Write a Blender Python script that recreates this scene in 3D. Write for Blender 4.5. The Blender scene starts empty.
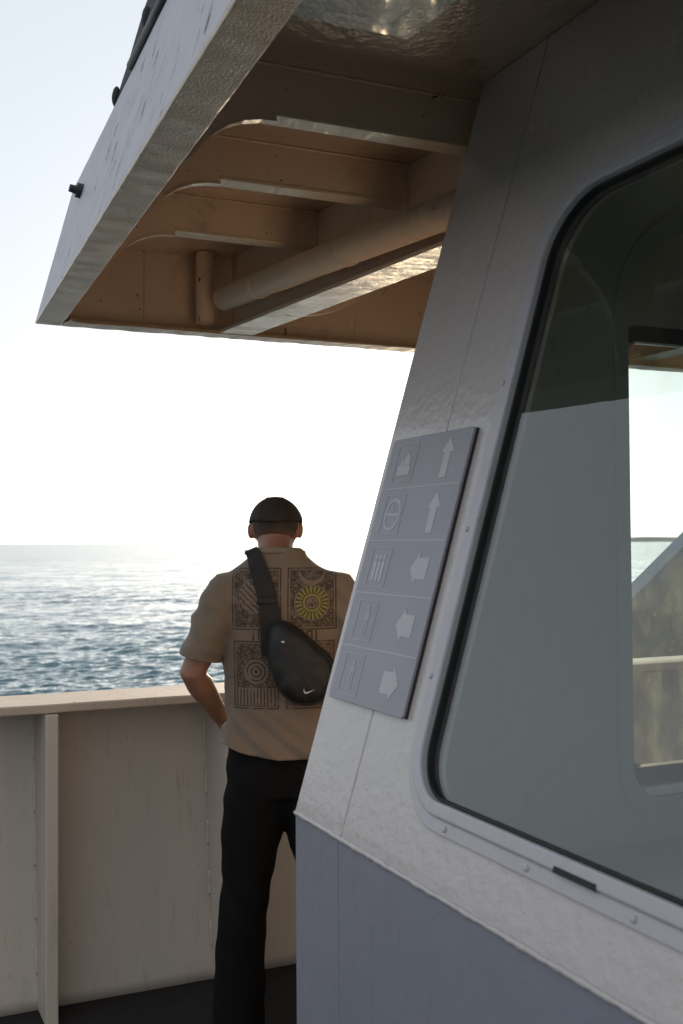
import bpy, bmesh, math, random
import numpy as np
from mathutils import Vector, Matrix, noise
from mathutils.geometry import delaunay_2d_cdt

R = math.radians
random.seed(7)
S = bpy.context.scene
COL = S.collection

# ------------------------------------------------------------------ camera
CAM_H = 1.6
yaw, pitch, roll = R(24.5), R(1.565), R(0.38)
cam_d = bpy.data.cameras.new('camera')
cam = bpy.data.objects.new('camera', cam_d)
COL.objects.link(cam)
f = Vector((math.sin(yaw) * math.cos(pitch), math.cos(yaw) * math.cos(pitch), math.sin(pitch)))
r = Vector((math.cos(yaw), -math.sin(yaw), 0))
u = r.cross(f)
r2 = r * math.cos(roll) - u * math.sin(roll)
u2 = r * math.sin(roll) + u * math.cos(roll)
m = Matrix((r2, u2, -f)).transposed().to_4x4()
m.translation = (0, 0, CAM_H)
cam.matrix_world = m
cam_d.sensor_fit = 'VERTICAL'
cam_d.sensor_height = 36
cam_d.lens = 1090 / 1024 * 36
cam_d.clip_start = 0.05
cam_d.clip_end = 60000
cam_d.dof.use_dof = True
cam_d.dof.focus_distance = 3.4
cam_d.dof.aperture_fstop = 6.3
S.camera = cam

# ------------------------------------------------------------------ light
SUN_AZ, SUN_EL = 28.3, 8.84          # degrees right of +Y, degrees above the horizon
world = bpy.data.worlds.new('World')
S.world = world
world.use_nodes = True
wn = world.node_tree
sky = wn.nodes.new('ShaderNodeTexSky')
sky.sky_type = 'NISHITA'
sky.sun_disc = False
sky.sun_elevation = R(SUN_EL)
sky.sun_rotation = R(SUN_AZ)
sky.altitude = 10
sky.air_density = 1.0
sky.dust_density = 1.0
sky.ozone_density = 2.5
bg = wn.nodes['Background']
bg.inputs['Strength'].default_value = 0.12
# a thin even haze high up: the clear-air sky is washed towards a pale even white
hs = wn.nodes.new('ShaderNodeHueSaturation'); hs.inputs['Saturation'].default_value = .38
wn.links.new(sky.outputs[0], hs.inputs['Color'])
vm = wn.nodes.new('ShaderNodeMix'); vm.data_type = 'RGBA'; vm.inputs[0].default_value = .66
wn.links.new(hs.outputs[0], vm.inputs[6]); vm.inputs[7].default_value = (6.0, 6.45, 6.95, 1)
wn.links.new(vm.outputs[2], bg.inputs['Color'])

sun_d = bpy.data.lights.new('sun', 'SUN')
sun_d.energy = 5.0
sun_d.angle = R(0.55)
sun_d.color = (1.0, 0.74, 0.44)
sun = bpy.data.objects.new('sun', sun_d)
COL.objects.link(sun)
sdir = Vector((math.sin(R(SUN_AZ)) * math.cos(R(SUN_EL)), math.cos(R(SUN_AZ)) * math.cos(R(SUN_EL)), math.sin(R(SUN_EL))))
sun.rotation_euler = sdir.to_track_quat('Z', 'Y').to_euler()
sun.location = (8, 14, 6)

S.view_settings.view_transform = 'Standard'
S.view_settings.look = 'None'
S.view_settings.exposure = 0.34
S.view_settings.gamma = 1
S.cycles.max_bounces = 10
S.cycles.diffuse_bounces = 5
S.cycles.glossy_bounces = 4
S.cycles.transparent_max_bounces = 10
S.cycles.caustics_reflective = True
S.cycles.blur_glossy = 1.0
S.cycles.caustics_refractive = False
S.cycles.sample_clamp_indirect = 6
try:
    S.cycles.use_denoising = True
    S.cycles.denoiser = 'OPENIMAGEDENOISE'
except Exception:
    pass


# ------------------------------------------------------------------ node helpers
class V:
    """tiny expression builder on shader math nodes"""
    def __init__(s, nt, sock): s.nt, s.s = nt, sock
    def _op(s, op, b=None, c=None, clamp=False):
        n = s.nt.nodes.new('ShaderNodeMath'); n.operation = op; n.use_clamp = clamp
        for i, v in enumerate((s, b, c)):
            if v is None: continue
            if isinstance(v, V): s.nt.links.new(v.s, n.inputs[i])
            else: n.inputs[i].default_value = v
        return V(s.nt, n.outputs[0])
    def __add__(s, b): return s._op('ADD', b)
    def __sub__(s, b): return s._op('SUBTRACT', b)
    def __mul__(s, b): return s._op('MULTIPLY', b)
    def __truediv__(s, b): return s._op('DIVIDE', b)
    __radd__ = __add__
    __rmul__ = __mul__
    def gt(s, b): return s._op('GREATER_THAN', b)
    def lt(s, b): return s._op('LESS_THAN', b)
    def mx(s, b): return s._op('MAXIMUM', b)
    def mn(s, b): return s._op('MINIMUM', b)
    def abs(s): return s._op('ABSOLUTE')
    def sin(s): return s._op('SINE')
    def pw(s, b): return s._op('POWER', b)
    def sqrt(s): return s._op('SQRT')
    def atan2(s, b): return s._op('ARCTAN2', b)
    def inv(s): return s * -1.0 + 1.0
    def ramp(s, a, b):
        n = s.nt.nodes.new('ShaderNodeMapRange'); n.interpolation_type = 'SMOOTHSTEP'
        s.nt.links.new(s.s, n.inputs[0]); n.inputs[1].default_value = a; n.inputs[2].default_value = b
        return V(s.nt, n.outputs[0])


def new_mat(name):
    mt = bpy.data.materials.new(name); mt.use_nodes = True
    nt = mt.node_tree
    return mt, nt, nt.nodes['Principled BSDF']


def coords(nt, scale=(1, 1, 1), kind='Object'):
    tc = nt.nodes.new('ShaderNodeTexCoord')
    mp = nt.nodes.new('ShaderNodeMapping'); mp.inputs['Scale'].default_value = scale
    nt.links.new(tc.outputs[kind], mp.inputs['Vector'])
    return mp.outputs[0]


def nz(nt, vec, scale, detail=4, rough=.55, dist=0.):
    n = nt.nodes.new('ShaderNodeTexNoise')
    nt.links.new(vec, n.inputs['Vector'])
    n.inputs['Scale'].default_value = scale; n.inputs['Detail'].default_value = detail
    n.inputs['Roughness'].default_value = rough; n.inputs['Distortion'].default_value = dist
    return V(nt, n.outputs['Fac'])


def vor(nt, vec, scale, feature='F1'):
    n = nt.nodes.new('ShaderNodeTexVoronoi'); n.feature = feature
    nt.links.new(vec, n.inputs['Vector']); n.inputs['Scale'].default_value = scale
    return V(nt, n.outputs['Distance'])


def mixc(nt, fac, a, b):
    n = nt.nodes.new('ShaderNodeMix'); n.data_type = 'RGBA'
    nt.links.new(fac.s, n.inputs[0]) if isinstance(fac, V) else setattr(n.inputs[0], 'default_value', fac)
    for v, i in ((a, 6), (b, 7)):
        if isinstance(v, (tuple, list)): n.inputs[i].default_value = (*v[:3], 1)
        else: nt.links.new(v, n.inputs[i])
    return n.outputs[2]


def bump(nt, h, strength, dist, prev=None):
    n = nt.nodes.new('ShaderNodeBump'); n.inputs['Strength'].default_value = strength
    n.inputs['Distance'].default_value = dist
    nt.links.new(h.s, n.inputs['Height'])
    if prev is not None: nt.links.new(prev, n.inputs['Normal'])
    return n.outputs[0]


def paint(name, col, rough=.45, peel=90., peel_s=.25, dirt=.35, dirt_col=(.12, .085, .055), streak=True,
          chips=0., chip_col=(.03, .025, .02), coat=0., blotch=.12, peel_d=.004, wob=.2, spec=.5):
    """thick ship's enamel: roller texture, vertical grime streaks, chips"""
    mt, nt, b = new_mat(name)
    v = coords(nt)
    big = nz(nt, v, 1.7, 5)
    med = nz(nt, v, 9, 5, .6)
    c = mixc(nt, (big - .5) * (blotch * 4) + .5, tuple(x * (1 - blotch) for x in col), tuple(min(1, x * (1 + blotch)) for x in col))
    if dirt > 0:
        vs = coords(nt, (14, 14, .9)) if streak else coords(nt, (2.5, 2.5, 2.5))
        st = nz(nt, vs, 2.0, 6, .65)
        c = mixc(nt, (st.ramp(.5, .82) * med.ramp(.35, .7)) * dirt, c, dirt_col)
        sp = nz(nt, v, 60, 3, .6)
        c = mixc(nt, sp.ramp(.68, .74) * (dirt * .9), c, dirt_col)
    if chips > 0:
        ch = nz(nt, coords(nt, (1, 1, .35) if streak else (1, 1, 1)), 26, 6, .7, .6)
        k = (ch + med * .35).ramp(.90 - chips * .25, .93 - chips * .25)
        c = mixc(nt, k, c, chip_col)
    nt.links.new(c, b.inputs['Base Color'])
    rr = med * .25 + (rough - .12)
    nt.links.new(rr.s, b.inputs['Roughness'])
    p = nz(nt, v, peel, 3, .6)
    bn = bump(nt, p, peel_s, peel_d)
    bn = bump(nt, big, wob, .03, bn)
    nt.links.new(bn, b.inputs['Normal'])
    b.inputs['Specular IOR Level'].default_value = spec
    if coat: b.inputs['Coat Weight'].default_value = coat
    return mt


def plain(name, col, rough=.5, metal=0., bumps=None, spec=.5):
    mt, nt, b = new_mat(name)
    v = coords(nt)
    n1 = nz(nt, v, 14, 5)
    nt.links.new(mixc(nt, n1, tuple(x * .82 for x in col), tuple(min(1, x * 1.18) for x in col)), b.inputs['Base Color'])
    nt.links.new((n1 * .2 + (rough - .1)).s, b.inputs['Roughness'])
    b.inputs['Metallic'].default_value = metal
    b.inputs['Specular IOR Level'].default_value = spec
    if bumps:
        nt.links.new(bump(nt, nz(nt, v, bumps[0], 4), bumps[1], .003), b.inputs['Normal'])
    return mt


def glass_mat(name, tint, ior=1.75, dirt=0., dirt_z=0.):
    """one face of a thin pane: mirror by Fresnel, tinted see-through, a film of salt and dust"""
    mt = bpy.data.materials.new(name); mt.use_nodes = True
    nt = mt.node_tree
    for n in list(nt.nodes):
        if n.type != 'OUTPUT_MATERIAL': nt.nodes.remove(n)
    out = nt.nodes['Material Output']
    tr = nt.nodes.new('ShaderNodeBsdfTransparent'); tr.inputs[0].default_value = (*tint, 1)
    gl = nt.nodes.new('ShaderNodeBsdfGlossy'); gl.inputs['Roughness'].default_value = 0.01
    fr = nt.nodes.new('ShaderNodeFresnel'); fr.inputs[0].default_value = ior
    geo = nt.nodes.new('ShaderNodeNewGeometry')
    fac = V(nt, fr.outputs[0]) * V(nt, geo.outputs['Backfacing']).inv()
    mx = nt.nodes.new('ShaderNodeMixShader')
    nt.links.new(fac.s, mx.inputs[0]); nt.links.new(tr.outputs[0], mx.inputs[1]); nt.links.new(gl.outputs[0], mx.inputs[2])
    last = mx.outputs[0]
    if dirt:
        v = coords(nt)
        df = nt.nodes.new('ShaderNodeBsdfDiffuse'); df.inputs[0].default_value = (.55, .56, .46, 1)
        tl = nt.nodes.new('ShaderNodeBsdfTranslucent'); tl.inputs[0].default_value = (.5, .52, .36, 1)
        ad = nt.nodes.new('ShaderNodeMixShader'); ad.inputs[0].default_value = .6
        nt.links.new(df.outputs[0], ad.inputs[1]); nt.links.new(tl.outputs[0], ad.inputs[2])
        a = nz(nt, coords(nt, (1.5, 1.5, .8)), 7, 6, .65)
        sp = nz(nt, v, 70, 3, .6).ramp(.66, .74)
        d = a.ramp(.4, .75) * dirt + sp * (dirt * .8) + dirt * .15
        sep = nt.nodes.new('ShaderNodeSeparateXYZ')
        nt.links.new(coords(nt), sep.inputs[0])
        z = V(nt, sep.outputs[2])
        if dirt_z:
            d = d * (z.ramp(dirt_z - .15, dirt_z + .08).inv() * .85 + .15)
        m2 = nt.nodes.new('ShaderNodeMixShader')
        nt.links.new(d.s, m2.inputs[0]); nt.links.new(last, m2.inputs[1]); nt.links.new(ad.outputs[0], m2.inputs[2])
        last = m2.outputs[0]
    nt.links.new(last, out.inputs['Surface'])
    return mt


# ------------------------------------------------------------------ object helpers
def empty(name, loc, label, cat, group=None, rotz=0):
    o = bpy.data.objects.new(name, None); COL.objects.link(o)
    o.location = loc; o.rotation_euler = (0, 0, rotz); o.empty_display_size = .1
    o['label'] = label; o['category'] = cat
    if group: o['group'] = group
    return o


def link(name, me, mat, parent=None, bevel=0, smooth=False, local=False, segs=2):
    """mesh coordinates are world coordinates unless local; children are offset to sit right under their parent"""
    o = bpy.data.objects.new(name, me); COL.objects.link(o)
    if mat: me.materials.append(mat)
    if smooth:
        me.polygons.foreach_set('use_smooth', [True] * len(me.polygons))
    if parent is not None:
        o.parent = parent
        if not local:
            w = Vector((0, 0, 0)); q = parent
            while q is not None:
                w += q.location; q = q.parent
            o.location = -w
    if bevel:
        bm_ = o.modifiers.new('bevel', 'BEVEL'); bm_.width = bevel; bm_.segments = segs
        bm_.limit_method = 'ANGLE'; bm_.angle_limit = R(35)
    return o


def mesh(verts, faces, name='mesh'):
    me = bpy.data.meshes.new(name); me.from_pydata([tuple(v) for v in verts], [], faces); me.update()
    bm = bmesh.new(); bm.from_mesh(me); bmesh.ops.recalc_face_normals(bm, faces=bm.faces); bm.to_mesh(me); bm.free()
    return me


class MB:
    def __init__(s): s.v, s.f = [], []
    def add(s, v, f):
        n = len(s.v); s.v += [Vector(p) for p in v]; s.f += [tuple(i + n for i in q) for q in f]; return s
    def box(s, a, b):
        x0, y0, z0 = a; x1, y1, z1 = b
        return s.hexa([(x0, y0, z0), (x1, y0, z0), (x1, y1, z0), (x0, y1, z0)], [(x0, y0, z1), (x1, y0, z1), (x1, y1, z1), (x0, y1, z1)])
    def hexa(s, bot, top):
        return s.add(list(bot) + list(top), [(3, 2, 1, 0), (4, 5, 6, 7), (0, 1, 5, 4), (1, 2, 6, 5), (2, 3, 7, 6), (3, 0, 4, 7)])
    def prism(s, poly, d):
        """extrude a 3-D polygon along d"""
        n = len(poly); d = Vector(d); p = [Vector(q) for q in poly]
        return s.add(p + [q + d for q in p], [tuple(reversed(range(n))), tuple(range(n, 2 * n))] + [(i, (i + 1) % n, (i + 1) % n + n, i + n) for i in range(n)])
    def tube(s, pts, rad, n=16, cap=True):
        pts = [Vector(p) for p in pts]; rings = []
        rads = rad if isinstance(rad, (list, tuple)) else [rad] * len(pts)
        up = None
        for i, p in enumerate(pts):
            t = (pts[min(i + 1, len(pts) - 1)] - pts[max(i - 1, 0)]).normalized()
            if up is None: up = t.orthogonal().normalized()
            a = (up - t * up.dot(t)).normalized(); up = a; b = t.cross(a)
            rings.append([p + (a * math.cos(k * 2 * math.pi / n) + b * math.sin(k * 2 * math.pi / n)) * rads[i] for k in range(n)])
        return s.rings(rings, cap)
    def rings(s, rings, cap=True):
        n = len(rings[0]); v = [p for q in rings for p in q]; f = []
        for i in range(len(rings) - 1):
            for k in range(n):
                f.append((i * n + k, i * n + (k + 1) % n, (i + 1) * n + (k + 1) % n, (i + 1) * n + k))
        if cap:
            f.append(tuple(reversed(range(n)))); L = (len(rings) - 1) * n
            f.append(tuple(L + k for k in range(n)))
        return s.add(v, f)
    def ball(s, c, rx, ry, rz, n=16, m_=10, rot=None):
        c = Vector(c); rings = []
        for i in range(m_ + 1):
            t = math.pi * i / m_; t = min(max(t, .02), math.pi - .02)
            ring = []
            for k in range(n):
                a = 2 * math.pi * k / n
                p = Vector((rx * math.sin(t) * math.cos(a), ry * math.sin(t) * math.sin(a), -rz * math.cos(t)))
                ring.append(c + (rot @ p if rot else p))
            rings.append(ring)
        return s.rings(rings)
    def me(s): return mesh(s.v, s.f)
    def obj(s, name, mat, parent=None, **k): return link(name, s.me(), mat, parent, **k)


def rrect(x0, x1, z0, z1, radii, n=10):
    """rounded rectangle, counter-clockwise from bottom-left; radii = (bl, br, tr, tl)"""
    out = []
    for (cx, cz, a0, rr) in ((x0 + radii[0], z0 + radii[0], 180, radii[0]), (x1 - radii[1], z0 + radii[1], 270, radii[1]),
                             (x1 - radii[2], z1 - radii[2], 0, radii[2]), (x0 + radii[3], z1 - radii[3], 90, radii[3])):
        for k in range(n + 1):
            a = R(a0 + 90 * k / n); out.append((cx + rr * math.cos(a), cz + rr * math.sin(a)))
    return out


def holed(outer, holes, to3d, depth):
    """plate with openings: 2-D outline and holes mapped to 3-D by to3d(u, v), thickened by depth(Vector)"""
    pts, edges = [], []
    for lp in [outer] + holes:
        n = len(pts); pts += [Vector(p) for p in lp]
        edges += [(n + i, n + (i + 1) % len(lp)) for i in range(len(lp))]
    vs, es, fs, *_ = delaunay_2d_cdt(pts, edges, [], 0, 1e-6)
    def inside(p, lp):
        c = False; j = len(lp) - 1
        for i in range(len(lp)):
            if (lp[i][1] > p[1]) != (lp[j][1] > p[1]) and p[0] < (lp[j][0] - lp[i][0]) * (p[1] - lp[i][1]) / (lp[j][1] - lp[i][1]) + lp[i][0]: c = not c
            j = i
        return c
    tri = []
    for fc in fs:
        g = sum((vs[i] for i in fc), Vector((0, 0))) / len(fc)
        if inside(g, outer) and not any(inside(g, h) for h in holes): tri.append(tuple(fc))
    n = len(vs); d = Vector(depth)
    v3 = [Vector(to3d(p[0], p[1])) for p in vs]
    cnt = {}
    for t in tri:
        for i in range(len(t)):
            a, b = t[i], t[(i + 1) % len(t)]; cnt.setdefault((min(a, b), max(a, b)), []).append((a, b))
    faces = tri + [tuple(reversed([i + n for i in t])) for t in tri]
    for e in cnt.values():
        if len(e) == 1:
            a, b = e[0]; faces.append((b, a, a + n, b + n))
    return mesh(v3 + [p + d for p in v3], faces)


def ring_plate(outer, inner, to3d, depth):
    n = len(outer); d = Vector(depth)
    o = [Vector(to3d(*p)) for p in outer]; i_ = [Vector(to3d(*p)) for p in inner]
    v = o + i_ + [p + d for p in o] + [p + d for p in i_]
    fcs = []
    for k in range(n):
        j = (k + 1) % n
        fcs += [(k, j, n + j, n + k), (2 * n + j, 2 * n + k, 3 * n + k, 3 * n + j), (j, k, 2 * n + k, 2 * n + j), (n + k, n + j, 3 * n + j, 3 * n + k)]
    return mesh(v, fcs)


def evaluated(o):
    dg = bpy.context.evaluated_depsgraph_get(); dg.update()
    me = bpy.data.meshes.new_from_object(o.evaluated_get(dg))
    return me


def remesh(mb, voxel, smooth_it=3):
    """melt overlapping closed shells into one continuous skin"""
    o = bpy.data.objects.new('tmp', mb.me()); COL.objects.link(o)
    md = o.modifiers.new('r', 'REMESH'); md.mode = 'VOXEL'; md.voxel_size = voxel
    sm = o.modifiers.new('s', 'SMOOTH'); sm.factor = .5; sm.iterations = smooth_it
    me = evaluated(o); old = o.data
    bpy.data.objects.remove(o); bpy.data.meshes.remove(old)
    return me


# ------------------------------------------------------------------ materials
M = {}
M['lower'] = paint('grey_enamel', (.265, .268, .310), .42, 55, .22, .5, wob=.45)
M['upper'] = paint('white_enamel', (.56, .51, .49), .24, 40, .40, .12, coat=.35, peel_d=.006, blotch=.04, wob=.06)
M['frame'] = paint('frame_enamel', (.52, .49, .51), .32, 60, .1, .35)
M['cream'] = paint('cream_enamel', (.58, .505, .43), .45, 28, .26, .45)
M['cap'] = paint('rail_enamel', (.54, .44, .345), .4, 40, .3, .55, chips=.3)
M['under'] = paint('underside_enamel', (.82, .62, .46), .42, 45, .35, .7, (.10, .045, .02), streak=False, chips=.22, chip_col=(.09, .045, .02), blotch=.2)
M['soffit'] = paint('soffit_gloss', (.66, .49, .35), .17, 38, .7, .5, (.10, .05, .025), streak=False, coat=1.0, spec=1.0, blotch=.2, peel_d=.006)
M['flange'] = paint('flange_gloss', (.52, .35, .20), .34, 190, 1.0, .6, (.06, .035, .02), streak=False, chips=.25, coat=.25, spec=.6, peel_d=.004)
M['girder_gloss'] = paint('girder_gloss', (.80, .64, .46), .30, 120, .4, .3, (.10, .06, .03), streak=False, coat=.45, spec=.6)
M['fascia'] = paint('fascia_enamel', (.45, .435, .475), .5, 60, .3, .8, (.03, .025, .03), chips=.42)
M['deck'] = plain('deck_paint', (.012, .011, .011), .75, bumps=(120, .5))
M['rubber'] = plain('black_rubber', (.012, .011, .010), .6)
M['canvas'] = plain('dark_canvas', (.018, .018, .020), .8, bumps=(300, .4))
M['steel'] = plain('dark_steel', (.04, .04, .042), .5, .3)
M['lining'] = paint('lining_laminate', (.34, .41, .405), .5, 40, .05, .15)
M['ceiling'] = plain('ceiling_panel', (.22, .20, .17), .6)
M['sign'] = paint('sign_face', (.32, .305, .34), .38, 200, .03, .2, (.35, .33, .33), blotch=.1)
M['sign_mark'] = paint('sign_marks', (.50, .48, .50), .38, 200, .03, .2)
M['sign_faint'] = paint('sign_faint_marks', (.40, .38, .405), .38, 200, .03, .2)
M['sill'] = plain('white_gloss', (.72, .74, .73), .2)
M['glass'] = glass_mat('side_glass', (.80, .88, .87), 2.05, dirt=.055)
M['front_glass'] = glass_mat('front_glass', (.90, .95, .92), 1.5, dirt=.32, dirt_z=1.55)
M['green'] = paint('green_grey_enamel', (.16, .18, .12), .5, 40, .3, .6)
M['blue'] = paint('blue_grey_enamel', (.12, .18, .25), .35, 40, .3, .4)

# ------------------------------------------------------------------ sea, land, deck
def build_sea():
    hgt = -10.0
    cam_az = math.degrees(yaw)
    az = np.concatenate([np.arange(cam_az - 180, cam_az - 19, 3.0), np.arange(cam_az - 19, cam_az + 22, .045), np.arange(cam_az + 22, cam_az + 180, 3.0)])
    dyp = np.concatenate([np.arange(420, 175, -4.0), np.arange(175, 60, -.45), np.arange(60, 8, -.25), np.arange(8, .45, -.12)])
    d = (CAM_H - hgt) * 1090 / dyp
    d = np.concatenate([[6.0], d, [30000.]])
    A, D = np.meshgrid(np.radians(az), d)
    X, Y = D * np.sin(A), D * np.cos(A)
    Z = np.zeros_like(X)
    rng = np.random.default_rng(3)
    dx = np.zeros_like(X); dy = np.zeros_like(X)
    cell = np.gradient(D, axis=0)
    wind = R(28.0 + 150)
    for k in range(130):
        lam = .40 * (11 / .40) ** (rng.random())
        th = wind + rng.normal(0, .55)
        kx, ky = math.sin(th) * 2 * math.pi / lam, math.cos(th) * 2 * math.pi / lam
        amp = .0068 * lam ** .70 * min(1, (3.0 / lam) ** 1.2)
        w = np.clip((lam / (2.2 * np.abs(cell)) - .5), 0, 1)
        ph = kx * X + ky * Y + rng.random() * 6.283
        Z += amp * w * np.cos(ph)
        q = .8 * amp * w * np.sin(ph)
        dx -= q * math.sin(th); dy -= q * math.cos(th)
    for k in range(60):
        lam = 7 * (75 / 7) ** rng.random()
        th = wind + rng.normal(0, .45)
        kx, ky = math.sin(th) * 2 * math.pi / lam, math.cos(th) * 2 * math.pi / lam
        amp = .00115 * lam * min(1, (22.0 / lam) ** 1.1)
        w = np.clip((lam / (1.6 * np.abs(cell)) - .5), 0, 1)
        Z += amp * w * np.cos(kx * X + ky * Y + rng.random() * 6.283)
    na, nd = len(az), len(d)
    co = np.stack([X + dx, Y + dy, Z + hgt], -1).reshape(-1, 3)
    i = np.arange(nd - 1)[:, None] * na + np.arange(na)[None, :]
    j = np.arange(nd - 1)[:, None] * na + (np.arange(na)[None, :] + 1) % na
    quads = np.stack([i, i + na, j + na, j], -1).reshape(-1, 4)
    me = bpy.data.meshes.new('sea')
    me.vertices.add(len(co)); me.vertices.foreach_set('co', co.astype(np.float32).ravel())
    me.loops.add(quads.size); me.loops.foreach_set('vertex_index', quads.astype(np.int32).ravel())
    me.polygons.add(len(quads)); me.polygons.foreach_set('loop_start', np.arange(0, quads.size, 4, dtype=np.int32))
    me.polygons.foreach_set('loop_total', np.full(len(quads), 4, dtype=np.int32))
    me.polygons.foreach_set('use_smooth', np.ones(len(quads), dtype=bool))
    me.update(calc_edges=True)
    mt, nt, b = new_mat('sea_water')
    b.inputs['Base Color'].default_value = (.022, .100, .125, 1)
    b.inputs['IOR'].default_value = 1.333
    v = coords(nt)
    ln = nt.nodes.new('ShaderNodeVectorMath'); ln.operation = 'LENGTH'; nt.links.new(v, ln.inputs[0])
    # wind ripples too small to see one by one roughen the far water
    nt.links.new((V(nt, ln.outputs['Value']).ramp(60, 900) * .10 + .07).s, b.inputs['Roughness'])
    # facets of the small wind waves: noise slopes added to the surface normal
    geo = nt.nodes.new('ShaderNodeNewGeometry')
    acc = geo.outputs['Normal']
    for sc, k in ((2.6, .30), (.75, .36), (.22, .27), (.05, .13)):
        n_ = nt.nodes.new('ShaderNodeTexNoise'); n_.inputs['Scale'].default_value = sc; n_.inputs['Detail'].default_value = 2.5
        n_.inputs['Roughness'].default_value = .55
        nt.links.new(v, n_.inputs['Vector'])
        a_ = nt.nodes.new('ShaderNodeVectorMath'); a_.operation = 'SUBTRACT'; a_.inputs[1].default_value = (.5, .5, .5)
        nt.links.new(n_.outputs['Color'], a_.inputs[0])
        b_ = nt.nodes.new('ShaderNodeVectorMath'); b_.operation = 'MULTIPLY_ADD'; b_.inputs[1].default_value = (k, k, 0)
        nt.links.new(a_.outputs[0], b_.inputs[0]); nt.links.new(acc, b_.inputs[2]); acc = b_.outputs[0]
    nm = nt.nodes.new('ShaderNodeVectorMath'); nm.operation = 'NORMALIZE'; nt.links.new(acc, nm.inputs[0])
    nt.links.new(nm.outputs[0], b.inputs['Normal'])
    o = link('sea', me, mt)
    o['kind'] = 'structure'
    return o

build_sea()

mb = MB()
pts = []
for k in range(61):
    a = R(33 + k * .7)
    hh = 26 + 16 * noise.noise((k * .21, 3.1, 0)) + 9 * noise.noise((k * .9, 1.1, 0))
    hh *= min(1, k / 5)
    pts.append((a, max(hh, 1)))
D0, D1 = 6500, 8200
v = []; fcs = []
for a, hh in pts:
    v += [(D0 * math.sin(a), D0 * math.cos(a), -9), (D0 * 1.03 * math.sin(a), D0 * 1.03 * math.cos(a), -8 + hh), (D1 * math.sin(a), D1 * math.cos(a), -8 + hh * 1.2), (D1 * 1.05 * math.sin(a), D1 * 1.05 * math.cos(a), -9)]
for k in range(60):
    for j in range(3):
        fcs.append((k * 4 + j, k * 4 + j + 1, k * 4 + j + 5, k * 4 + j + 4))
land = link('hills', mesh(v, fcs), plain('far_land', (.10, .11, .09), .9))
land['kind'] = 'structure'

deck = MB().box((-4.2, -6, -.12), (7.2, 4.05, 0)).obj('deck', M['deck'])
deck['kind'] = 'structure'

# ------------------------------------------------------------------ deckhouse
XW, YF, ZW, TAN = .892, 2.211, 1.0145, .2968
ZT = 2.698
def onwall(y, z, out=0.):
    """point on the raked side wall, 'out' metres proud of it"""
    n = Vector((-1, 0, TAN)).normalized()
    return Vector((XW + (z - ZW) * TAN, y, z)) + n * out
wall_in = Vector((1, 0, -TAN)).normalized()

house = empty('deckhouse', (XW, YF, 0), 'white and grey steel deckhouse with raked side wall and rounded windows under the overhang', 'deckhouse')
Y_BACK, X_FAR = -3.2, 5.2
WY0, WY1, WZ0, WZ1 = .62, 1.735, 1.146, 2.262          # opening in the side wall
rad_o = (.075, .11, .11, .11)
hole = rrect(WY0, WY1, WZ0, WZ1, (.11, .095, .13, .11))
MB().box((XW, Y_BACK, 0), (XW + .05, YF, ZW)).obj('lower_wall', M['lower'], house, bevel=.004)
link('upper_wall', holed([(Y_BACK, ZW + .001), (YF, ZW + .001), (YF, ZT), (Y_BACK, ZT)], [hole], lambda a, b: onwall(a, b), wall_in * .045), M['upper'], house)
# weld beads
def bead(p0, p1, rad, seed, step=.012):
    p0, p1 = Vector(p0), Vector(p1); n = max(4, int((p1 - p0).length / step)); pts, rads = [], []
    for i in range(n + 1):
        p = p0.lerp(p1, i / n)
        q = Vector((noise.noise((i * .6, seed, 0)), noise.noise((i * .6, seed, 5)), noise.noise((i * .6, seed, 9)))) * rad * .15
        pts.append(p + q); rads.append(rad * (1 + .45 * noise.noise((i * 1.3, seed, 2))))
    return pts, rads
for p0, p1, rd in ((onwall(Y_BACK + .1, ZW), onwall(YF, ZW), .0055), (onwall(1.975, ZW), onwall(1.945, ZT), .0022),
                   ((XW, 1.985, 0), (XW, 1.985, ZW), .0016)):
    pt, rs = bead(p0, p1, rd, rd * 1000); MB().tube(pt, rs, 8).obj('weld_bead', M['lower' if rd < .002 else 'upper'], house, smooth=True)
# front wall and the others
fw_hole = rrect(1.79, 3.05, 1.032, 2.10, (.05, .05, .05, .05))
edge_poly = [(XW + .002, 0), (X_FAR, 0), (X_FAR, ZT), (XW + (ZT - ZW) * TAN + .002, ZT), (XW + .002, ZW)]
link('front_wall', holed(edge_poly, [fw_hole], lambda a, b: (a, YF, b), (0, -.012, 0)), M['upper'], house)
ln_hole = rrect(1.757, 3.1, .965, 2.40, (.085, .085, .28, .28), 14)
lining_poly = [(XW + .07, 0.02), (X_FAR - .05, 0.02), (X_FAR - .05, 2.6), (XW + .07 + 1.585 * TAN, 2.6), (XW + .07, ZW)]
link('interior_lining', holed(lining_poly, [ln_hole], lambda a, b: (a, YF - .065, b), (0, .05, 0)), M['lining'], house)
link('lining_trim', ring_plate(rrect(1.715, 3.142, .915, 2.45, (.12, .12, .31, .31), 14), rrect(1.757, 3.1, .965, 2.40, (.085, .085, .28, .28), 14),
     lambda a, b: (a, YF - .069, b), (0, .0045, 0)), M['lining'], house)
MB().prism([(1.135, YF - .072, 1.06), (1.145, YF - .072, 1.06), (1.455, YF - .072, 2.10), (1.445, YF - .072, 2.10)], (0, .007, 0)).obj('lining_seam', M['sill'], house)
far_holes = [rrect(a, a + 1.3, 1.1, 2.2, (.1,) * 4) for a in (-2.6, -1.0, .6)]  # unseen far-side windows, added to let daylight into the interior
link('far_wall', holed([(Y_BACK, 0), (YF - .07, 0), (YF - .07, ZT), (Y_BACK, ZT)], far_holes, lambda a, b: (X_FAR, a, b), (-.045, 0, 0)), M['lining'], house)
MB().box((XW + .05, Y_BACK, 0), (X_FAR, Y_BACK + .05, ZT)).obj('back_wall', M['lining'], house)
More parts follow.
